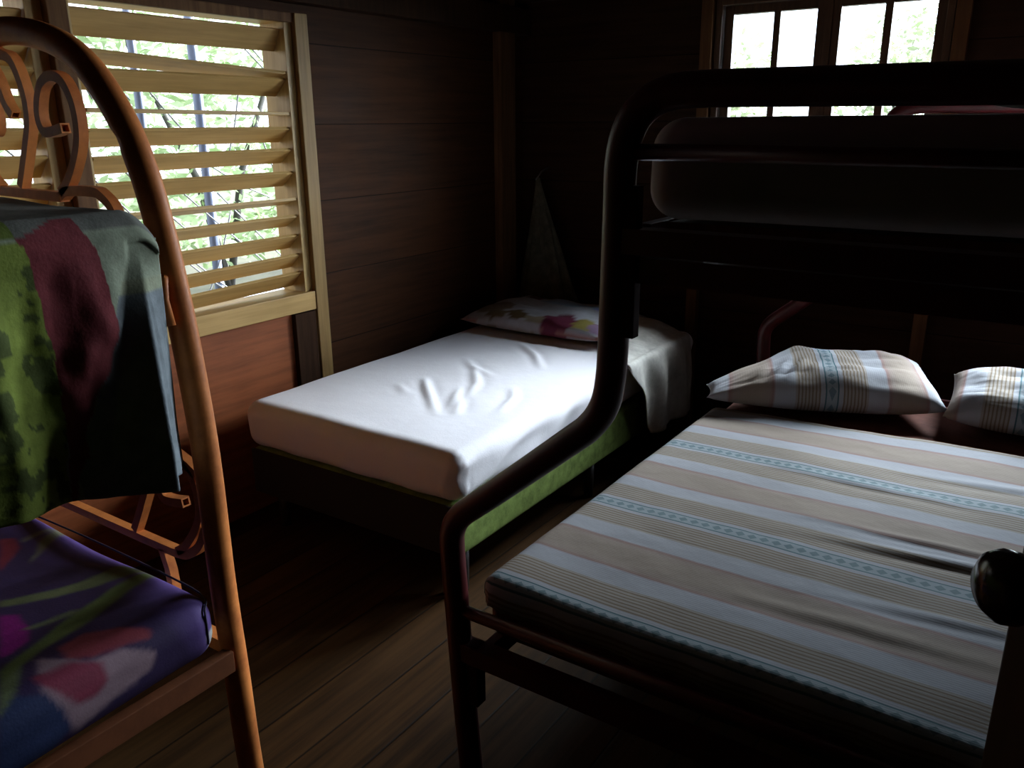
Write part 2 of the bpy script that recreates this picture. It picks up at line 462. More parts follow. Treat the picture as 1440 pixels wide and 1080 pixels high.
# ------------------------------------------------------------------ window_1: wooden louvers in the left wall
w1 = thing('window_1', (XL, 1.5, .77), kind='structure')
bm = bmesh.new()
box(bm, XL - .12, XL + .03, WL[0], 2.362, .77, .845, .003)       # sill board
box(bm, XL - .12, XL - .0, WL[0], 2.362, 1.866, 1.90, .003)     # head
obj('window_frame', bm, M['pine'], w1, smooth=False)
for y0, y1 in ((2.325, 2.362), (WL[0] - .01, WL[0] + .03)):
    bm = bmesh.new(); box(bm, XL - .12, XL + .012, y0, y1, .845, 1.868, .002); obj('jamb', bm, M['pinev'], w1, smooth=False)
bm = bmesh.new(); box(bm, XL, XL + .025, WL[0], 2.362, 1.866, 1.90, .003); obj('head_casing', bm, M['stud'], w1, smooth=False)  # brown instead of pine: the casing's shade is put into the colour
bm = bmesh.new(); box(bm, XL - .12, XL + .03, 1.425, 1.487, .845, 1.868, .003); obj('mullion', bm, M['stud'], w1, smooth=False)
bm = bmesh.new(); box(bm, XL - .115, XL - .0, 1.375, 1.425, .845, 1.868, .002); box(bm, XL - .115, XL - .0, 1.487, 1.51, .845, 1.868, .002)
obj('stop', bm, M['pinev'], w1, smooth=False)
def slat(y0, y1, zl, zr, hgt, wd=.085, th=.012):
    """zl/zr: centre heights at y0/y1; hgt: how far the inner edge stands above the outer edge"""
    bm = bmesh.new(); a = math.asin(min(.98, hgt / wd)); L = y1 - y0
    box(bm, -wd / 2, wd / 2, -L / 2, L / 2, -th / 2, th / 2, .002)
    # inner edge (+x) high, outer edge low
    Mx = Matrix.Translation((XL - .035, (y0 + y1) / 2, (zl + zr) / 2)) @ Matrix.Rotation(math.atan2(zr - zl, L), 4, 'X') @ Matrix.Rotation(-a, 4, 'Y')
    bm.transform(Mx)
    return obj('slat', bm, M['pine'], w1, smooth=False)
right_slats = [(1.806, 1.806, .076), (1.712, 1.675, .028), (1.642, 1.637, .058), (1.549, 1.540, .0), (1.465, 1.463, .050), (1.380, 1.384, .050), (1.298, 1.296, .052),
               (1.211, 1.208, .022), (1.131, 1.132, .043), (1.045, 1.050, .055), (.957, .972, .055), (.880, .898, .060)]
for zl, zr, h in right_slats: slat(1.512, 2.323, zl, zr, h)
left_slats = [(1.79, 1.785, .075), (1.70, 1.70, .06), (1.655, 1.635, .05), (1.56, 1.555, .055), (1.475, 1.465, .055), (1.39, 1.385, .06), (1.30, 1.30, .07), (1.21, 1.21, .05), (1.13, 1.13, .05), (1.045, 1.045, .055), (.96, .96, .055), (.885, .885, .06)]
for zl, zr, h in left_slats: slat(.585, 1.373, zl, zr, h)

# ------------------------------------------------------------------ window_2: two glazed casements in the back wall
w2 = thing('window_2', (-1.035, YB, 1.10), kind='structure')
bm = bmesh.new()
x0, x1, z0, z1 = WB
box(bm, x0, x0 + .03, YB - .015, YB + .12, z0, z1, .003); box(bm, x1 - .03, x1, YB - .015, YB + .12, z0, z1, .003)
box(bm, x0 + .03, x1 - .03, YB - .015, YB + .12, z1 - .03, z1, .003); box(bm, x0 - .02, x1 + .02, YB - .03, YB + .12, z0 - .03, z0 + .025, .003)
obj('window_frame', bm, M['sash'], w2, smooth=False)
bm = bmesh.new(); box(bm, -1.052, -1.018, YB + .012, YB + .021, z0 + .03, z1 - .032, .002); obj('cover_strip', bm, M['sash'], w2, smooth=False)
def casement(xa, xb, pa, pb, pc, pd):
    """sash from xa to xb with two panes pa..pb and pc..pd"""
    zb, zt = z0 + .08, 1.962
    bm = bmesh.new(); y0, y1 = YB + .02, YB + .06
    for a, b in ((xa, pa), (pb, pc), (pd, xb)): box(bm, a, b, y0, y1, z0 + .026, z1 - .031, .002)
    for a, b in ((pa, pb), (pc, pd)):
        box(bm, a, b, y0, y1, z0 + .026, zb, .002); box(bm, a, b, y0, y1, zt, z1 - .031, .002)
    s = obj('sash', bm, M['sash'], w2, smooth=False)
    for a, b in ((pa, pb), (pc, pd)):
        g = bmesh.new(); box(g, a - .004, b + .004, YB + .037, YB + .041, zb - .004, zt + .004); obj('pane', g, M['glass'], s, smooth=False)
casement(-1.498, -1.0355, -1.457, -1.273, -1.243, -1.085)
casement(-1.0345, -.572, -.985, -.810, -.778, -.611)

# ------------------------------------------------------------------ window_3: narrow casement in the back wall, near the right corner
w3 = thing('window_3', (.12, YB, .97), kind='structure')
bm = bmesh.new(); a0, a1, b0, b1 = WB3
box(bm, a0, a0 + .035, YB - .01, YB + .1, b0, b1, .003); box(bm, a1 - .035, a1, YB - .01, YB + .1, b0, b1, .003)
box(bm, a0 + .035, a1 - .035, YB - .01, YB + .1, b1 - .035, b1, .003); box(bm, a0 - .02, a1 + .02, YB - .015, YB + .1, b0 - .03, b0 + .03, .003)
box(bm, .105, .135, YB + .02, YB + .07, b0 + .03, b1 - .035, .003)
obj('window_frame', bm, M['sash'], w3, smooth=False)
for xa, xb in ((a0 + .033, .107), (.133, a1 - .033)):
    bm = bmesh.new(); box(bm, xa, xb, YB + .043, YB + .047, b0 + .028, b1 - .033); obj('pane', bm, M['glass'], w3, smooth=False)

# ------------------------------------------------------------------ door_1 opened into the room, with its knob
hx, hy, ex, ey = .475, .15, .004, .757
dv = Vector((ex - hx, ey - hy, 0)); DL = dv.length; dv.normalize(); dn = Vector((-dv.y, dv.x, 0))   # dn: face towards the camera
if dn.dot(Vector((-1, -1, 0))) < 0: dn = -dn
d1 = thing('door_1', (hx, hy, 0.01), kind='structure')
def dbox(bm, a0, a1, n0, n1, zz0, zz1, bev=.003):
    t = bmesh.new(); box(t, a0, a1, n0, n1, zz0, zz1, bev)
    Mx = Matrix(((dv.x, dn.x, 0, hx), (dv.y, dn.y, 0, hy), (0, 0, 1, 0), (0, 0, 0, 1))); merge(bm, t, Mx)
bm = bmesh.new()
dbox(bm, 0, .11, -.04, 0, .012, 2.0); dbox(bm, DL - .11, DL, -.04, 0, .012, 2.0)
for a, b in ((.012, .2), (.95, 1.07), (1.88, 2.0)): dbox(bm, .11, DL - .11, -.04, 0, a, b)
dbox(bm, .105, DL - .105, -.03, -.01, .19, .96); dbox(bm, .105, DL - .105, -.03, -.01, 1.06, 1.89)
obj('leaf', bm, M['door'], d1, smooth=False)
def lathe(prof, seg=28):
    bm = bmesh.new(); rings = []
    for r, h in prof:
        rings.append([bm.verts.new((r * math.cos(2 * PI * k / seg), r * math.sin(2 * PI * k / seg), h)) for k in range(seg)] if r > 1e-5 else [bm.verts.new((0, 0, h))])
    for a, b in zip(rings, rings[1:]):
        for k in range(seg):
            j = (k + 1) % seg
            if len(a) == 1: bm.faces.new((a[0], b[k], b[j]))
            elif len(b) == 1: bm.faces.new((a[k], a[j], b[0]))
            else: bm.faces.new((a[k], a[j], b[j], b[k]))
    return bm
kp = Vector((ex, ey, 1.152)) - dv * .052
Mk = Matrix.Translation(kp) @ dn.to_track_quat('Z', 'Y').to_matrix().to_4x4()
bm = lathe([(0, .0), (.012, .0), (.012, .022), (.020, .028), (.027, .036), (.030, .046), (.028, .056), (.020, .064), (.008, .068), (0, .0685)]); bm.transform(Mk)
kn = obj('door_knob', bm, M['brass'], d1)
bm = lathe([(0, 0), (.032, 0), (.032, .004), (.027, .009), (.014, .011), (0, .011)]); bm.transform(Mk); obj('rosette', bm, M['brass'], kn)

# ------------------------------------------------------------------ right bunk: dark red tube frame, wide below and narrow above
fb = thing('bunk_bed', (-.3, 2.35, 0), 'dark red steel tube bunk bed, wide below and narrow above, with diagonal end posts', 'bunk bed')
YF1, YH1 = 1.28, 3.42
def end_frame(y):
    left = [(-.988, y, 0.012), (-1.004, y, .22), (-1.017, y, .45), (-1.026, y, .61), (-1.022, y, .66), (-1.0, y, .697), (-.96, y, .732), (-.9, y, .782), (-.736, y, .922), (-.692, y, .962), (-.664, y, 1.005), (-.652, y, 1.06), (-.648, y, 1.15), (-.645, y, 1.35), (-.643, y, 1.44), (-.628, y, 1.495), (-.598, y, 1.528), (-.555, y, 1.544), (-.49, y, 1.547)]
    right = [(.28, y, 1.540), (.33, y, 1.530), (.368, y, 1.50), (.385, y, 1.45), (.388, y, 1.35), (.392, y, .7), (.395, y, .012)]
    a = smooth_path(left, 4); b = smooth_path(right, 4)
    bm = bmesh.new(); tube(bm, a + b, .0275, 16)
    p = obj('end_frame', bm, M['maroon'], fb)
    bm = bmesh.new()
    tube(bm, [(-.636, y, 1.453), (.385, y, 1.447)], .0135); obj('guard_rail', bm, M['maroon'], fb)
    bm = bmesh.new(); tube(bm, [(-.64, y, 1.31), (.388, y, 1.305)], .021, square=True); tube(bm, [(-.64, y + .012, 1.262), (.388, y + .012, 1.258)], .022, square=True)
    sharp(obj('deck_end_rail', bm, M['maroon'], fb))
    bm = bmesh.new(); tube(bm, [(-1.012, y, .463), (.39, y, .463)], .0145); obj('foot_rail', bm, M['maroon'], fb)
    bm = bmesh.new(); tube(bm, [(-1.005, y, .367), (.39, y, .367)], .0215, square=True); sharp(obj('base_end_rail', bm, M['maroon'], fb))
    s = 1 if y < 2 else -1
    bm = bmesh.new()
    box(bm, -.628, -.602, y - .02, y + .004, 1.145, 1.40, .002)
    obj('hook_plate', bm, M['plate'], fb, smooth=False)
    bm = bmesh.new(); box(bm, -.986, -.955, y - .016, y + .016, .235, .39, .002); obj('hook_plate', bm, M['plate'], fb, smooth=False)
    bm = lathe([(0, 0), (.031, 0), (.031, .02), (.028, .03), (0, .03)], 18); bm.transform(Matrix.Translation((-.988, y, .0)))
    obj('foot_cap', bm, M['blackm'], p)
    bm = lathe([(0, 0), (.031, 0), (.031, .02), (.028, .03), (0, .03)], 18); bm.transform(Matrix.Translation((.395, y, .0)))
    obj('foot_cap', bm, M['blackm'], p)
end_frame(YF1); end_frame(YH1)
for x, z in ((-.965, .345), (.365, .345)):
    bm = bmesh.new(); box(bm, x - .012, x + .012, YF1 + .02, YH1 - .02, z - .028, z + .022, .002); obj('side_rail', bm, M['maroon'], fb, smooth=False)
for x in (-.612, .36):
    bm = bmesh.new(); box(bm, x - .012, x + .012, YF1 + .03, YH1 - .03, 1.285, 1.335, .002); obj('deck_side_rail', bm, M['maroon'], fb, smooth=False)
for k in range(8):
    y = YF1 + .14 + k * .265
    bm = bmesh.new(); box(bm, -.955, .355, y - .035, y + .035, .348, .366, .002); obj('slat', bm, M['stud'], fb, smooth=False)
for k in range(8):
    y = YF1 + .14 + k * .265
    bm = bmesh.new(); box(bm, -.60, .35, y - .04, y + .04, 1.315, 1.332, .002); obj('deck_slat', bm, M['stud'], fb, smooth=False)

# mattress of the lower bed, with a maroon sheet
def fn(p):
    p.z += .004 * nz(p.x, p.y, 3, 4) if p.z > .45 else 0
    return p
bm = softbox(-.985, .35, 1.345, 3.30, .367, .495, .035, .06, fn)
tag(obj('mattress', bm, M['brownmat']), 'wide brown mattress under the striped bedspread on the dark red bunk bed', 'mattress')

# striped bedspread on it
def bedspread():
    bm = bmesh.new(); uvl = bm.loops.layers.uv.new('weave')
    XA, XB, YA, YB_ = -.996, .345, 1.335, 2.755
    TOP = .512; R = .03; HX, HY = .045, .055
    def prof(s, R, H):   # arc length from the hem upwards -> (outset, drop)
        straight = H - R; arc = R * PI / 2
        if s < straight: return (R, R + straight - s)
        if s < straight + arc:
            a = (s - straight) / R
            return (R * math.cos(a), R - R * math.sin(a))
        return (-(s - straight - arc), 0)
    us = [k * .0075 for k in range(int(round((HX - R + R * PI / 2) / .0075)))]
    sx0 = HX - R + R * PI / 2
    us += [sx0 + (XB - XA - R) * k / 110 for k in range(111)]
    sy0 = HY - R + R * PI / 2
    vs = [k * .0075 for k in range(int(round(sy0 / .0075)))] + [sy0 + (YB_ - YA - R) * k / 170 for k in range(171)]
    grid = []; uvs = []
    for j, sv in enumerate(vs):
        oy, dy = prof(sv, R, HY); row = []; uvr = []
        for i, su in enumerate(us):
            ox, dx = prof(su, R, HX)
            x = XA + R - ox; y = YA + R - oy; dr = max(dx, dy) if min(dx, dy) == 0 else max(dx, dy)
            if dy > 0 and dx > 0:
                # corner: keep it rounded in plan
                k = .55 * min(1, min(R, ox) / R) * min(1, min(R, oy) / R) * R
                x += k * .8; y += k * .8
            top = max(0.0, 1 - dr / .02)
            skew = (x - XA) * .055 * max(0, (y - 2.2) / .55) if y > 2.2 else 0
            z = TOP - dr
            n1 = nz(x * 1.6, y * 2.2, 1.3, 1.5) * .006 + nz(x, y, 5.1, 7) * .0026 + nz(x * .6, y, 8.3, 22) * .0009
            # long rucks, stronger towards the right
            rk = 0
            for (cy, cx, wd, amp, sl) in ((1.98, -.12, .018, .011, .10), (2.06, -.15, .014, .006, .06), (1.73, -.05, .016, .005, .12), (2.33, -.35, .016, .006, -.02), (1.60, -.25, .02, .005, .05), (2.5, 0, .02, .007, .1)):
                e = (y - cy - sl * (x - cx)) / wd
                f = math.exp(-((x - cx) / .22) ** 2)
                rk += amp * .7 * f * (math.exp(-e * e) - .6 * math.exp(-(e + 1.6) ** 2))
            z += (n1 + rk) * (top if dr < .02 else 0)
            if dy > 0: y -= .006 * (1 - top) * math.sin(x * 40) * .5
            if dy >= HY - R - .001 and j == 0: z += .005 * (1 if i % 4 < 2 else -1) * .5
            row.append(bm.verts.new((x, y + skew, z)))
            uvr.append((x + 2, 1.36 - 1.36 + (YA + R - (sy0 - sv) - .005 if sv < sy0 else YA + R + (sv - sy0)) - 1.359))
        grid.append(row); uvs.append(uvr)
    for j in range(len(vs) - 1):
        for i in range(len(us) - 1):
            f = bm.faces.new((grid[j][i], grid[j][i + 1], grid[j + 1][i + 1], grid[j + 1][i]))
            for lp, uvv in zip(f.loops, (uvs[j][i], uvs[j][i + 1], uvs[j + 1][i + 1], uvs[j + 1][i])): lp[uvl].uv = uvv
    o = obj('bedspread', bm, M['stripe'], origin=(-.3, 2, .5))
    s = o.modifiers.new('thick', 'SOLIDIFY'); s.thickness = .007; s.offset = 1
    return o
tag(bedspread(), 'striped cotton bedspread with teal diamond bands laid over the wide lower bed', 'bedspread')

def pillow(name, cx, cy, cz, L, W, T, rz, rx, m, ry=0, n=44, puff=None, uvm=True, pinch=.04, voff=0):
    bm = bmesh.new(); uvl = bm.loops.layers.uv.new('weave'); top = {}; 
    Mx = Matrix.Translation((cx, cy, cz)) @ Matrix.Rotation(rz, 4, 'Z') @ Matrix.Rotation(ry, 4, 'Y') @ Matrix.Rotation(rx, 4, 'X')
    nw = int(n * W / L) + 2
    def pt(i, j, side):
        a = -1 + 2 * i / n; b = -1 + 2 * j / nw
        x = a * L / 2 * (1 - pinch * (1 - b * b) * 0 - pinch * (1 - abs(b) ** 2) * abs(a) ** 6); y = b * W / 2 * (1 - pinch * 1.3 * (1 - abs(a) ** 2) * abs(b) ** 6)
        th = (max(0, 1 - abs(a) ** 3.2) * max(0, 1 - abs(b) ** 2.6)) ** .48
        z = side * T / 2 * th * (1 if side > 0 else .75)
        if side > 0:
            e = 1 - max(abs(a), abs(b))
            z += (nz(a * 3 + cx * 9, b * 2.4, 1.7) * .016 + abs(nz(a * 2 + cx, b * 6, 4.1)) * -.016) * min(1, e * 4)
        if puff: x, y, z = puff(a, b, x, y, z, side)
        return Mx @ Vector((x, y, z))
    grid = {}
    for s in (1, -1):
        for i in range(n + 1):
            for j in range(nw + 1):
                edge = i in (0, n) or j in (0, nw)
                key = (i, j, 0 if edge else s)
                if key not in grid: grid[key] = bm.verts.new(pt(i, j, s))
    for s in (1, -1):
        for i in range(n):
            for j in range(nw):
                vs = []
                for (p, q) in ((i, j), (i + 1, j), (i + 1, j + 1), (i, j + 1)):
                    edge = p in (0, n) or q in (0, nw)
                    vs.append(grid[(p, q, 0 if edge else s)])
                f = bm.faces.new(vs if s > 0 else vs[::-1])
                for lp, (p, q) in zip(f.loops, ((i, j), (i + 1, j), (i + 1, j + 1), (i, j + 1)) if s > 0 else ((i, j + 1), (i + 1, j + 1), (i + 1, j), (i, j))):
                    lp[uvl].uv = (q / nw * W, (p / n) * L + voff)
    return obj(name, bm, m, origin=(cx, cy, cz))
def puff1(a, b, x, y, z, s):
    # slumped left end, folds radiating on the front slope
    e = max(0, 1 - abs(a)) * max(0, 1 - abs(b))
    if s > 0:
        for (ca, sl, wd, am) in ((-.45, .55, .045, .018), (-.30, .8, .05, .016), (-.62, .3, .05, .012), (-.15, .9, .04, .008)):
            d = (a - ca - sl * (b + .4) * .4) / wd
            z += am * math.exp(-d * d) * math.exp(-((b + .35) / .35) ** 2)
    k = max(0, (-a - .25) / .75)
    y = -.22 + (y + .22) * (1 - .72 * k); z *= 1 - .45 * k
    x -= .055 * k * k
    return x, y, z
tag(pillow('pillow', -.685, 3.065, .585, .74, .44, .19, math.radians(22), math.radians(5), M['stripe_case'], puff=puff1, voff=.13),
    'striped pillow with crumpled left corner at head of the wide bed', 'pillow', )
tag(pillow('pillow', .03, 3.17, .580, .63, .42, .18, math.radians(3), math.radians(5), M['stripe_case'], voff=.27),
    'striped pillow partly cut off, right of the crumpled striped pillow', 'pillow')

# upper mattress and pillow
def fn(p):
    e = (p.z - 1.42) / .09
    p.x += .01 * nz(p.x, p.y, p.z, 3); p.z += .004 * nz(p.x, p.y, 1, 3)
    return p
bm = softbox(-.634, .36, 1.33, 3.32, 1.338, 1.506, .055, .06, fn)
tag(obj('mattress', bm, M['greymat']), 'grey white mattress on the top deck of the dark red bunk bed', 'mattress')
tag(pillow('pillow', .10, 2.55, 1.552, .70, .48, .10, math.radians(-18), 0, M['flap']), 'pale pillow lying on the topmost mattress below the back window', 'pillow')

# ------------------------------------------------------------------ middle bed: green box base, white sheeted mattress
base = thing('bed_base', (-1.975, 2.82, 0), 'mottled green upholstered box bed base on short black legs under the white mattress', 'bed base')
bm = softbox(-2.47, -1.486, 1.889, 3.78, .155, .335, .02, .08); obj('box', bm, M['green'], base)
bm = bmesh.new(); box(bm, -2.465, -1.490, 1.882, 1.891, .158, .3345, .002); obj('foot_panel', bm, M['blackcloth'], base, smooth=False)  # thin near-black sheet across the foot end of the green box
for x in (-2.40, -1.53):
    for y in (1.96, 2.83, 3.70):
        bm = bmesh.new(); tube(bm, [(x, y, 0), (x, y, .16)], [.019, .024]); obj('leg', bm, M['blackm'], base)
WR = [[(-2.096, 2.472), (-2.004, 2.374), (-1.77, 2.141)], [(-1.753, 2.188), (-1.83, 2.329), (-1.892, 2.445)], [(-1.709, 2.171), (-1.807, 2.343)], [(-2.121, 2.782), (-1.99, 2.671), (-1.868, 2.515), (-1.796, 2.35)], [(-2.021, 2.714), (-1.876, 2.623)], [(-1.719, 2.554), (-1.646, 2.445), (-1.591, 2.264)], [(-2.064, 3.136), (-1.898, 2.991), (-1.755, 2.82)], [(-2.129, 2.349), (-2.011, 2.264)]]
WA = [.010, .008, .008, .008, .005, .007, .010, .004]
def segd(x, y, a, b):
    dx, dy = b[0] - a[0], b[1] - a[1]; t = ((x - a[0]) * dx + (y - a[1]) * dy) / (dx * dx + dy * dy); tt = min(1, max(0, t))
    return math.hypot(x - a[0] - tt * dx, y - a[1] - tt * dy), t
def fn(p):
    x, y, z = p
    if z > .50:
        for L, am in zip(WR, WA):
            best = 9; bt = .5; n = len(L) - 1
            for i in range(n):
                d, t = segd(x, y, L[i], L[i + 1])
                if d < best: best = d; bt = (i + min(1, max(0, t))) / n
            if best < .08:
                p.z += am * math.exp(-(best / .013) ** 2) * (math.sin(PI * min(1, max(0, bt * .9 + .05)))) - am * .35 * math.exp(-((best - .03) / .02) ** 2) * math.sin(PI * min(1, max(0, bt)))
        p.z += .003 * nz(x, y, 2, 5)
    # the sheet is tucked in under the mattress
    if x > -1.54 and z < .47: p.x -= .024 * min(1, (.47 - z) / .13)
    if y < 1.94 and z < .47: p.y += .012 * min(1, (.47 - z) / .13)
    # side: tension folds slanting to the corner, gathered hem
    if x > -1.50 and z < .50:
        p.x += .010 * math.sin((y - 1.9 * (z)) * 17 + 3 * nz(y, z, 0, 3)) * min(1, (.5 - z) / .06) * math.exp(-((y - 2.25) / .6) ** 2)
    if y < 1.9 and z < .5:
        p.y += .004 * math.sin(x * 25 + z * 9 + 2 * nz(x, z, 0, 4)) * min(1, (.5 - z) / .05)
    if abs(x + 1.47) < .05 and abs(y - 1.865) < .05 and z < .49:
        p.x -= .004 * math.sin(z * 60); p.y += .003 * math.sin(z * 50 + 1)
    return p
bm = softbox(-2.482, -1.465, 1.868, 3.79, .337, .522, .056, .0125, fn)
tag(obj('mattress', bm, M['white_sheet']), 'single mattress in a wrinkled white fitted sheet on the green box base', 'mattress')

fl = pillow('pillow', -2.085, 3.445, .578, .80, .46, .13, math.radians(-1), math.radians(3), M['prints'])
rnd = random.Random(3)
blobs = [(-1.95, 3.275, .11, .055, (.17, .035, .07)), (-1.815, 3.28, .06, .05, (.30, .25, .07)), (-1.735, 3.28, .05, .05, (.26, .17, .27)), (-2.18, 3.285, .055, .035, (.15, .10, .045)), (-2.07, 3.27, .06, .03, (.33, .28, .2)), (-1.80, 3.53, .12, .06, (.26, .34, .62)), (-2.02, 3.52, .16, .05, (.32, .41, .56)), (-2.36, 3.35, .10, .08, (.24, .18, .13)), (-2.25, 3.58, .07, .05, (.2, .08, .1)), (-2.30, 3.27, .06, .03, (.2, .16, .1))]  # the two blue blobs paint the bluish light on the pillow's top
def fcol(p):
    c = (.48, .49, .54)
    if p.y < 3.226: c = (.34, .16, .14) if math.sin(p.x * 3) > -.9 else c
    for bx_, by_, rx_, ry_, cc in blobs:
        d = ((p.x - bx_) / rx_) ** 2 + ((p.y - by_) / ry_) ** 2 + .35 * nz(p.x, p.y, 0, 20)
        if d < 1: c = cc
    return c
paint(fl, fcol)
tag(fl, 'floral print pillow at the head of the white sheeted bed', 'pillow')

# cloth spread over the bed side by the pillow
def flap():
    bm = bmesh.new(); NY, NS = 60, 46; g = []
    for j in range(NY + 1):
        t = j / NY; y = 2.99 + .63 * t; row = []
        low = .505 - .33 * min(1, t / .32) if t < .32 else .175 - .012 * (t - .32)
        for i in range(NS + 1):
            s = i / NS
            Ltop = .085 + .175 * min(1, t / .45); Ls = .545 - low; tot = Ltop + Ls
            a = s * tot
            if a < Ltop: x = -1.462 - Ltop + a; z = .537 + .02 * math.sin(PI * min(1, a / Ltop)) * (.6 + .4 * nz(y, a, 0, 9)) + max(0, (t - .25)) * .07 * (1 - (a / Ltop) ** 2)
            else:
                d = a - Ltop; k = min(1, d / .03); x = -1.462 + .022 * math.sin(k * PI / 2); z = .545 - max(0, d - .012)
                fold = math.sin((y - 3.0) * 30 + (z - .5) * 8 * (t - .3)) * .016 + .010 * nz(y * 14, z * 5, 2)
                x += (fold + .012) * min(1, d / .12) + .02 * min(1, d / .2)
            row.append(bm.verts.new((x, y + (.03 * (1 - t)) * s * 0, z)))
        g.append(row)
    for j in range(NY):
        for i in range(NS): bm.faces.new((g[j][i], g[j + 1][i], g[j + 1][i + 1], g[j][i + 1]))
    o = obj('draped_sheet', bm, M['flap']); m = o.modifiers.new('thick', 'SOLIDIFY'); m.thickness = .004; m.offset = 1
    return o
tag(flap(), 'grey white cloth hanging over the side of the bed beside the floral pillow', 'sheet')

# ------------------------------------------------------------------ left bunk: orange brown tube frame with scrolls
lb = thing('bunk_bed', (-1.985, 0.03, 0), 'orange brown steel bunk bed with arched scrollwork end in front of the louvers', 'bunk bed')
CX = -1.985
HALF = [(-1.440, .012), (-1.446, .12), (-1.451, .30), (-1.461, .52), (-1.462, .83), (-1.479, 1.048), (-1.498, 1.194), (-1.518, 1.306), (-1.543, 1.402), (-1.581, 1.489), (-1.635, 1.563), (-1.695, 1.619), (-1.774, 1.660), (-1.876, 1.686)]
def arch(y):
    pts = [(x, y, z) for x, z in HALF] + [(CX, y, 1.697)] + [(2 * CX - x, y, z) for x, z in HALF[::-1]]
    bm = bmesh.new(); tube(bm, smooth_path(pts, 5), .0285, 18)
    # a dent in the tube
    for v in bm.verts:
        if y > .5 and v.co.x > CX:
            d = ((v.co.z - 1.475) / .014) ** 2 + ((v.co.x + 1.585) / .03) ** 2
            v.co.y += .006 * math.exp(-d) * (1 if v.co.y < y else .2); 
    return obj('end_arch', bm, M['orange'], lb)
SQ = .0105
hook = [(-1.805, 1.497), (-1.85, 1.4895), (-1.879, 1.491), (-1.892, 1.515), (-1.887, 1.545), (-1.868, 1.578), (-1.845, 1.594), (-1.811, 1.601), (-1.775, 1.587), (-1.752, 1.55), (-1.747, 1.505), (-1.757, 1.465), (-1.783, 1.425), (-1.82, 1.385), (-1.853, 1.363)]
bigk = [(-2.0, 1.525), (-2.022, 1.550), (-2.042, 1.597), (-2.075, 1.645), (-2.068, 1.672), (-2.02, 1.654), (-1.965, 1.637), (-1.936, 1.572), (-1.938, 1.512), (-1.965, 1.46), (-1.988, 1.421), (-2.02, 1.37)]
def scrolls(y, dx, dz, nm, mir=True):
    P = lambda L, m=False: smooth_path([((2 * CX - x - dx * 1) if m else x + dx, y, z + dz) for x, z in L], 4)
    for m_ in ((False, True) if mir else (False,)):
        bm = bmesh.new(); tube(bm, P(hook, m_), SQ, square=True, hollow=True); sharp(obj(nm, bm, M['orange'], lb))
    bm = bmesh.new(); tube(bm, P(bigk), SQ, square=True, hollow=True); sharp(obj(nm, bm, M['orange'], lb))
    if dx == 0:
        bm = bmesh.new(); tube(bm, P([(-2.16, 1.358), (-1.853, 1.353)]), SQ, square=True); sharp(obj('cross_bar', bm, M['orange'], lb))
        for m_ in (False, True):
            bm = bmesh.new(); tube(bm, P([(-1.853, 1.355), (-1.823, 1.367), (-1.73, 1.369), (-1.700, 1.362), (-1.668, 1.340), (-1.650, 1.305)], m_), SQ, square=True); sharp(obj('scroll_tail', bm, M['orange'], lb))
    else:
        bm = bmesh.new(); tube(bm, smooth_path([(-2.40, y, .562), (-2.21, y, .560), (-1.875, y, .557), (-1.66, y, .556), (-1.61, y, .557), (-1.567, y, .566), (-1.52, y, .60), (-1.49, y, .65)], 4), SQ, square=True); sharp(obj('cross_bar', bm, M['orange'], lb))
        bm = bmesh.new(); tube(bm, [(-1.575, y, .812), (-1.525, y, .795), (-1.47, y, .765)], SQ, square=True); sharp(obj('brace', bm, M['orange'], lb))
        for x in (-1.655, -2.315):
            bm = bmesh.new(); tube(bm, [(x - .015, y, .55), (x, y, .50), (x + .01, y, .37)], SQ, square=True); sharp(obj('stay', bm, M['orange'], lb))
arch(1.0); scrolls(1.0, 0, 0, 'upper_scroll'); scrolls(1.0, .247, -.80, 'lower_scroll', mir=False)
arch(-.95); scrolls(-.95, 0, 0, 'upper_scroll'); 
for z, xx in ((.345, -1.438), (.345, -2.53), (1.205, -1.512), (1.205, -2.458)):
    bm = bmesh.new(); box(bm, xx - .014, xx + .014, -.93, .98 if z < 1 else .92, z - .026, z + .026, .002); obj('side_rail', bm, M['brownrail'], lb, smooth=False)
for z, a in ((.36, .035), (1.21, .09)):
    for y in (-.95, 1.0):
        bm = bmesh.new(); tube(bm, [(-2.53 + a, y, z), (-1.45 - a + .04, y, z)], .016, square=True); sharp(obj('end_rail', bm, M['orange'], lb))
    for k in range(6):
        y = -.8 + k * .33
        bm = bmesh.new(); box(bm, -2.52 + a * .6, -1.475 - a * .6, y - .04, y + .04, z - .008, z + .01, .002); obj('slat', bm, M['stud'], lb, smooth=False)
bm = bmesh.new(); tube(bm, [(-1.500, .985, 1.215), (-1.482, .968, 1.21), (-1.478, .962, 1.17), (-1.466, .962, 1.12)], .009); obj('hook', bm, M['orange'], lb)

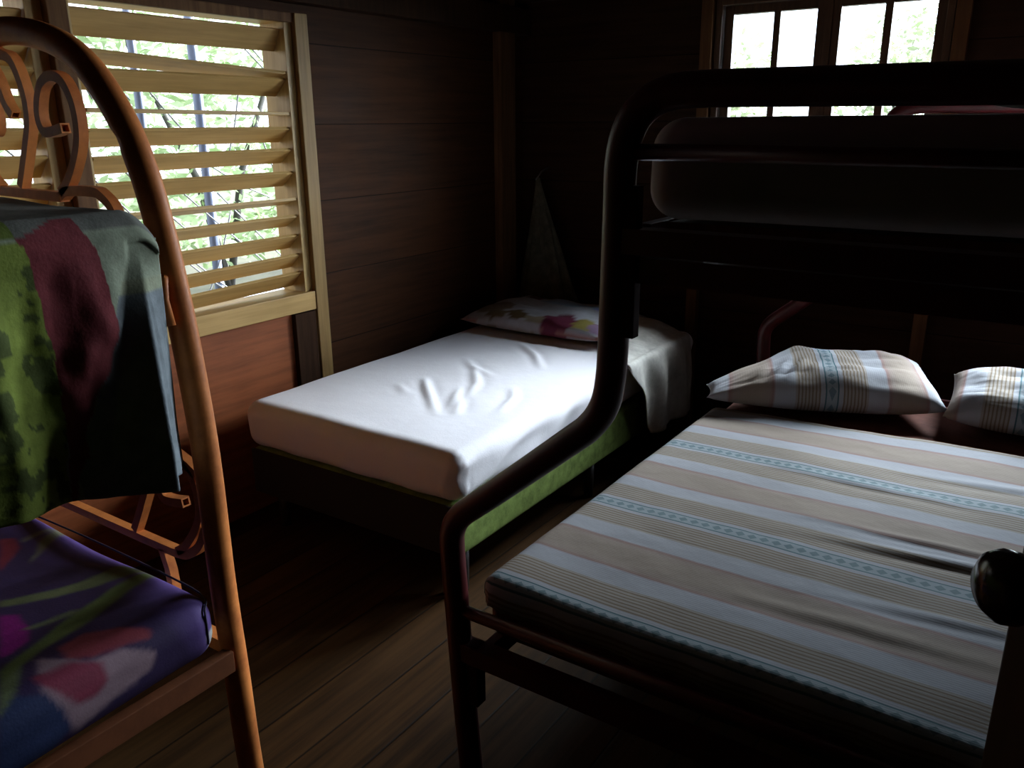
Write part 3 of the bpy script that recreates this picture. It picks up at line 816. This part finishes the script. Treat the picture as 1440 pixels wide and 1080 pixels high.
# tulip print mattress on its lower deck
TUL = {
'leaf1':[(-1.806, 0.688), (-1.764, 0.755), (-1.732, 0.831), (-1.732, 0.919), (-1.662, 0.965), (-1.66, 0.921), (-1.683, 0.835), (-1.726, 0.753), (-1.783, 0.677)],
'leaf2':[(-1.547, 0.564), (-1.573, 0.628), (-1.618, 0.736), (-1.646, 0.846), (-1.655, 0.946), (-1.622, 0.939), (-1.594, 0.839), (-1.564, 0.735), (-1.551, 0.643), (-1.529, 0.585), (-1.505, 0.543)],
'leaf3':[(-1.654, 0.653), (-1.638, 0.753), (-1.618, 0.76), (-1.635, 0.671)],
'leaf4':[(-1.92, 0.812), (-2.0, 0.873), (-2.053, 0.943), (-2.064, 0.992), (-2.016, 0.995), (-2.005, 0.938), (-1.96, 0.865)],
'leaf5':[(-2.049, 0.858), (-2.058, 0.931), (-2.066, 0.972), (-2.043, 0.923), (-2.032, 0.855)],
'leaf6':[(-2.347, 0.949), (-2.329, 1.014), (-2.29, 0.965), (-2.257, 0.905)],
'leaf7':[(-1.505, 0.543), (-1.538, 0.569), (-1.538, 0.6), (-1.483, 0.567), (-1.419, 0.502)],
'red1':[(-2.096, 0.827), (-2.068, 0.854), (-2.016, 0.837), (-1.973, 0.793), (-1.941, 0.753)],
'mag':[(-1.745, 0.659), (-1.721, 0.681), (-1.648, 0.669), (-1.601, 0.642), (-1.582, 0.601), (-1.587, 0.583)],
'pale':[(-1.366, 0.785), (-1.327, 0.758), (-1.313, 0.697), (-1.298, 0.633), (-1.28, 0.576), (-1.357, 0.585), (-1.429, 0.584), (-1.533, 0.623), (-1.443, 0.682), (-1.431, 0.743)],
'tul':[(-1.532, 0.666), (-1.536, 0.719), (-1.502, 0.77), (-1.449, 0.81), (-1.414, 0.799), (-1.439, 0.748), (-1.452, 0.687), (-1.479, 0.658)],
'cen':[(-1.478, 0.589), (-1.471, 0.654), (-1.421, 0.697), (-1.365, 0.682), (-1.343, 0.649), (-1.347, 0.61), (-1.391, 0.599)],
'blue':[(-1.472, 0.528), (-1.421, 0.58), (-1.357, 0.585), (-1.295, 0.575), (-1.258, 0.512), (-1.259, 0.467), (-1.296, 0.443)]}
TC = dict(leaf1=(.24, .27, .13), leaf2=(.22, .28, .10), leaf3=(.22, .25, .14), leaf4=(.30, .30, .20), leaf5=(.32, .32, .28), leaf6=(.32, .34, .30), leaf7=(.25, .3, .15), red1=(.36, .05, .08), mag=(.38, .02, .28), pale=(.50, .33, .40), tul=(.42, .08, .11), cen=(.40, .07, .13), blue=(.05, .07, .19))
ZT = .525
def fn(p):
    if p.z > .47: p.z += .012 * nz(p.x, p.y, 1, 3) - .012 * max(0, .75 - p.y)
    # front edge sags outward, rounded plump corner
    if p.x > -1.52: p.x += .03 * math.sin(PI * min(1, max(0, (p.y + .9) / 1.75))) * max(0, (.52 - p.z) / .14)
    return p
bm = softbox(-2.49, -1.425, -.9, .962, .378, ZT, .058, .0065, fn)
tm = obj('mattress', bm, M['prints'])
TB_ = {k: (min(q[0] for q in L), max(q[0] for q in L), min(q[1] for q in L), max(q[1] for q in L)) for k, L in TUL.items()}
def tcol(p):
    if p.y < .38: return tcol1(p)
    acc = [0, 0, 0]
    for i_ in (-.0045, 0, .0045):
        for j_ in (-.0045, 0, .0045):
            c_ = tcol1(p + Vector((i_, j_, 0)))
            for k_ in range(3): acc[k_] += c_[k_] / 9
    return acc
def tcol1(p):
    d = max(0, ZT - .005 - p.z) if p.x > -1.6 else 0
    x = p.x + 1.25 * d; y = p.y - .35 * d
    x += .005 * nz(p.x, p.y, 0, 18); y += .005 * nz(p.x, p.y, 9, 18)
    c = tuple(a_ + (b_ - a_) * min(1, max(0, (y - .84) / .1 + .5 * nz(x, y, 4, 6))) for a_, b_ in zip((.028, .017, .052), (.09, .055, .19)))  # purple ground painted brighter at the far end, for the light there
    if p.y > .93 and p.z < .45: c = (.45, .47, .44)
    yy = y
    if y < .42: yy = .42 + ((.42 - y) % .56)
    for k in ('blue', 'pale', 'tul', 'cen', 'red1', 'mag', 'leaf7', 'leaf6', 'leaf5', 'leaf4', 'leaf3', 'leaf2', 'leaf1'):
        b_ = TB_[k]
        if b_[0] < x < b_[1] and b_[2] < yy < b_[3] and inpoly(x, yy, TUL[k]):
            c = TC[k]
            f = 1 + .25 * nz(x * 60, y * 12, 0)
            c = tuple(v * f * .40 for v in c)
    return c
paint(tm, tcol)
bm = bmesh.new(); tube(bm, smooth_path([(-2.42, .957, .505), (-2.0, .966, .51), (-1.6, .966, .508), (-1.475, .957, .505), (-1.436, .93, .497), (-1.428, .925, .46), (-1.430, .925, .42)], 5), .0024, 8); obj('piping', bm, M['piping'], tm)
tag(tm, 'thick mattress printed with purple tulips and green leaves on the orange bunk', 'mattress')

# upper mattress and the patchwork blanket hanging from it
bm = softbox(-2.46, -1.52, -.88, .90, 1.22, 1.335, .045, .06)
tag(obj('mattress', bm, M['brownmat']), 'top mattress of the orange bunk bed hidden under the patterned blanket', 'mattress')
BG = [(0.30, 1.324), (0.69, 1.317), (0.707, 1.287), (0.708, 1.24), (0.716, 1.181), (0.72, 1.121), (0.723, 1.049), (0.719, 0.982), (0.71, 0.90), (0.71, 0.80), (0.30, 0.80)]
BM = [(0.69, 1.32), (0.767, 1.345), (0.801, 1.345), (0.82, 1.292), (0.829, 1.251), (0.833, 1.179), (0.835, 1.126), (0.806, 1.08), (0.758, 0.986), (0.71, 0.80), (0.719, 0.998), (0.716, 1.181), (0.701, 1.251)]
def blanket():
    RG = .105
    bm = bmesh.new(); cl = bm.verts.layers.float_color.new('print')
    ys = [-.6 + 1.2 * k / 60 for k in range(60)] + [.60 + .345 * k / 140 for k in range(141)]
    Ltop = .80; H = .50; NS = 200; g = []
    for y in ys:
        row = []
        q = max(0, min(1, (y - .6) / .345))
        for i in range(NS + 1):
            s = i / NS * (Ltop + H)
            corner = max(0, (y - .90) / .045)      # rounded end of the mattress
            dz = .035 * corner ** 2
            if s < Ltop - .05:
                x = -2.25 + s; z = 1.348 + .012 * nz(x * 3, y * 4, 0) + .02 * math.exp(-((y - .62 - .05 * math.sin(x * 9)) / .05) ** 2) - dz
                t = 0
            else:
                a = s - (Ltop - .05); R = .05
                if a < R * PI / 2: x = -1.50 + R * math.sin(a / R); z = 1.348 - R + R * math.cos(a / R) - dz; t = 0
                else:
                    d = a - R * PI / 2; x = -1.45; z = 1.298 - d; t = d
                    # hanging folds
                    k = min(1, d / .15)
                    x += k * (.014 * math.sin(y * 34 + 2.2 * nz(y * 3, z * 4, 0)) + .008 * nz(y * 10, z * 4, 3) + .009 * nz(y * 26, z * 14, 5))
                    # corner cone: inner valley, outward ridge, then back to the end
                    kk = min(1, max(0, (d - .03) / .36))
                    v0 = .875 - .145 * kk; r0 = .905 - .05 * kk; e0 = .945
                    if y > v0:
                        if y < r0: f = (y - v0) / (r0 - v0); x = x * (1 - min(1, f * 3)) + (-1.455) * min(1, f * 3) + f * RG * kk
                        else:
                            f = (y - r0) / (e0 - r0); x = -1.455 + RG * kk * (1 - f) ** 1.2 - .03 * kk * f
                    # hem line rises to the left a little
                    z += (d / H) * (.02 * (1 - q))
            v = bm.verts.new((x, y + (.012 * t / H if y > .9 else 0), z)); row.append(v)
            yy, zz = y, z
            c = (.36, .40, .30)
            ay = yy + .008 * nz(yy * 20, zz * 20, 1)
            if s < Ltop + .0:
                c = (.20, .20, .18)
                if s > Ltop - .12 and ay < .69: c = (.16, .21, .045)
            if inpoly(ay, zz, BG) or (ay < .7 and z < 1.31):
                n_ = nz(yy * 22, zz * 16, 2) + .5 * nz(yy * 60, zz * 50, 4)
                c = (.27, .34, .07) if n_ > -.12 else (.11, .14, .045)
            elif inpoly(ay, zz, BM) and s > Ltop - .06: c = (.25, .055, .065)
            elif s > Ltop + .1 and y > .875 - .145 * min(1, max(0, (t - .03) / .36)): c = (.235, .265, .29) if t > .1 else (.36, .38, .27)
            v[cl] = (*c, 1)
        g.append(row)
    for j in range(len(ys) - 1):
        for i in range(NS): bm.faces.new((g[j][i], g[j + 1][i], g[j + 1][i + 1], g[j][i + 1]))
    o = obj('blanket', bm, M['print'], origin=(-1.8, .3, 1.33)); m = o.modifiers.new('thick', 'SOLIDIFY'); m.thickness = .006; m.offset = 0
    return o
tag(blanket(), 'green, maroon and grey patterned blanket hanging over the side of the orange bunk', 'blanket')

# ------------------------------------------------------------------ mosquito net gathered in the corner
def net():
    bm = bmesh.new(); g = []; n = 40; m_ = 26
    for j in range(m_ + 1):
        t = j / m_; z = 1.22 - .68 * t; row = []
        for i in range(n):
            a = 2 * PI * i / n; r = (.012 + .15 * t ** 1.1) * (1 + .22 * math.sin(a * 9 + t * 3) * min(1, t * 3))
            cx = -2.43 + .09 * t; cy = 3.86 - .03 * t
            row.append(bm.verts.new((max(cx + r * 1.05 * math.cos(a), -2.535), min(cy + r * .45 * math.sin(a), 3.945), z + .02 * t * math.sin(a * 5))))
        g.append(row)
    for j in range(m_):
        for i in range(n): bm.faces.new((g[j][i], g[j][(i + 1) % n], g[j + 1][(i + 1) % n], g[j + 1][i]))
    bm.faces.new(g[0])
    return bm
mn = thing('mosquito_net', (-2.43, 3.84, .54), 'gathered pale net hanging in the dark corner behind the floral pillow', 'mosquito net')
obj('net', net(), M['net'], mn)
bm = bmesh.new(); tube(bm, [(-2.43, 3.84, 1.21), (-2.43, 3.90, 1.25), (-2.43, 3.975, 1.27)], .004, 8); obj('cord', bm, M['wire'], mn)

# ------------------------------------------------------------------ outside: ground, fence, shrubs
bm = bmesh.new(); bmesh.ops.create_grid(bm, x_segments=4, y_segments=4, size=30); bm.transform(Matrix.Translation((-2, 4, -.45)))
tag(obj('ground', bm, M['soil'], smooth=False), kind='structure')
fe = thing('wire_fence', (-3.9, 3.2, -.45), 'grey steel fence with slack crossed wires outside the louvered window', 'fence')
for y in (2.56, 2.90, 1.6, 4.1):
    bm = bmesh.new(); tube(bm, [(-3.92, y, -.45), (-3.92, y, 2.5)], .021 if y != 2.90 else .026); obj('post', bm, M['galv'], fe)
bm = bmesh.new(); tube(bm, [(-3.92, 1.0, 1.93), (-3.92, 4.6, 1.93)], .012); tube(bm, [(-3.92, 1.0, .55), (-3.92, 4.6, .55)], .012); obj('rail', bm, M['galv'], fe)
wires = []
rw = random.Random(5)
for (a, b) in (((3.18, 1.92), (3.62, 1.58)), ((3.23, 1.92), (3.60, 1.62)), ((2.55, 1.72), (2.85, 1.40)), ((3.15, 1.75), (3.02, 1.3)), ((2.2, 1.95), (2.5, 1.62)), ((2.3, 1.62), (2.15, 1.95)), ((2.7, 1.2), (3.2, .75)), ((2.55, .95), (2.95, .6)), ((3.0, 1.05), (2.8, .6)), ((2.9, 1.3), (3.3, 1.1)), ((2.4, 1.3), (2.75, .95)), ((2.95, 1.15), (3.4, .7)), ((3.25, 1.5), (3.45, .9)), ((2.75, .8), (3.05, .55)), ((1.7, 1.6), (2.1, 1.2)), ((1.2, 1.9), (1.9, 1.3)), ((2.05, 1.5), (2.5, 1.0))):
    wires.append([(-3.9 + rw.uniform(-.02, .02), a[0], a[1]), (-3.88, (a[0] + b[0]) / 2, (a[1] + b[1]) / 2 - .02), (-3.9, b[0], b[1])])
bm = bmesh.new()
for p in wires: tube(bm, smooth_path(p, 4), .0045, 6)
obj('wire', bm, M['wire'], fe)

def shrub(name, cx, cy, R, H, n, lf, seed, label, cat, z0=-.45, size=.075, trunk=True):
    rd = random.Random(seed); t = thing(name, (cx, cy, z0), label, cat, 'greenery outside the windows')
    bm = bmesh.new()
    for k in range(n):
        a = rd.uniform(0, 2 * PI); h = rd.uniform(.12, 1); rr = R * math.sqrt(rd.random()) * (1 - .45 * max(0, h - .5) * 2 * .8)
        p = Vector((cx + rr * math.cos(a), cy + rr * math.sin(a), z0 + H * h))
        s = size * rd.uniform(.6, 1.5)
        d = Vector((rd.gauss(0, 1), rd.gauss(0, 1), rd.gauss(0, .6))).normalized(); e = d.cross(Vector((rd.gauss(0, 1), rd.gauss(0, 1), rd.gauss(0, 1)))).normalized()
        vs = [bm.verts.new(p + x) for x in (d * s * -1, e * s * .38, d * s, e * s * -.38)]
        bm.faces.new(vs)
    obj('foliage', bm, lf, t, smooth=False, recalc=False)
    bm = bmesh.new()
    for k in range(4):
        a = rd.uniform(0, 6.28); tube(bm, [(cx, cy, z0), (cx + .15 * R * math.cos(a), cy + .15 * R * math.sin(a), z0 + H * .35), (cx + .55 * R * math.cos(a), cy + .55 * R * math.sin(a), z0 + H * .8)], [.05, .04, .015], 7)
    obj('stem', bm, M['bark'], t)
shrub('tree', -8.5, 3.0, 1.6, 4.0, 4200, M['leaf'], 1, 'leafy tree seen through the left slats of the louvered window', 'tree')
shrub('tree', -8.7, 6.6, 1.7, 3.9, 4200, M['leaf'], 2, 'leafy tree seen through the middle of the louvered window', 'tree')
shrub('tree', -8.0, 10.3, 1.8, 4.0, 4200, M['leaf2'], 3, 'pale leafy tree seen through the right end of the louvers', 'tree')
shrub('tree', -5.6, 13.6, 1.7, 3.3, 4200, M['leaf2'], 4, 'pale green tree seen through the left panes of the back window', 'tree')
shrub('tree', -2.0, 14.6, 1.8, 3.5, 4200, M['leaf2'], 5, 'pale tree seen through the right panes of the back window', 'tree')
shrub('tree', 2.0, 14.0, 1.7, 3.3, 2600, M['leaf2'], 6, 'pale tree beyond the right edge of the back window', 'tree')
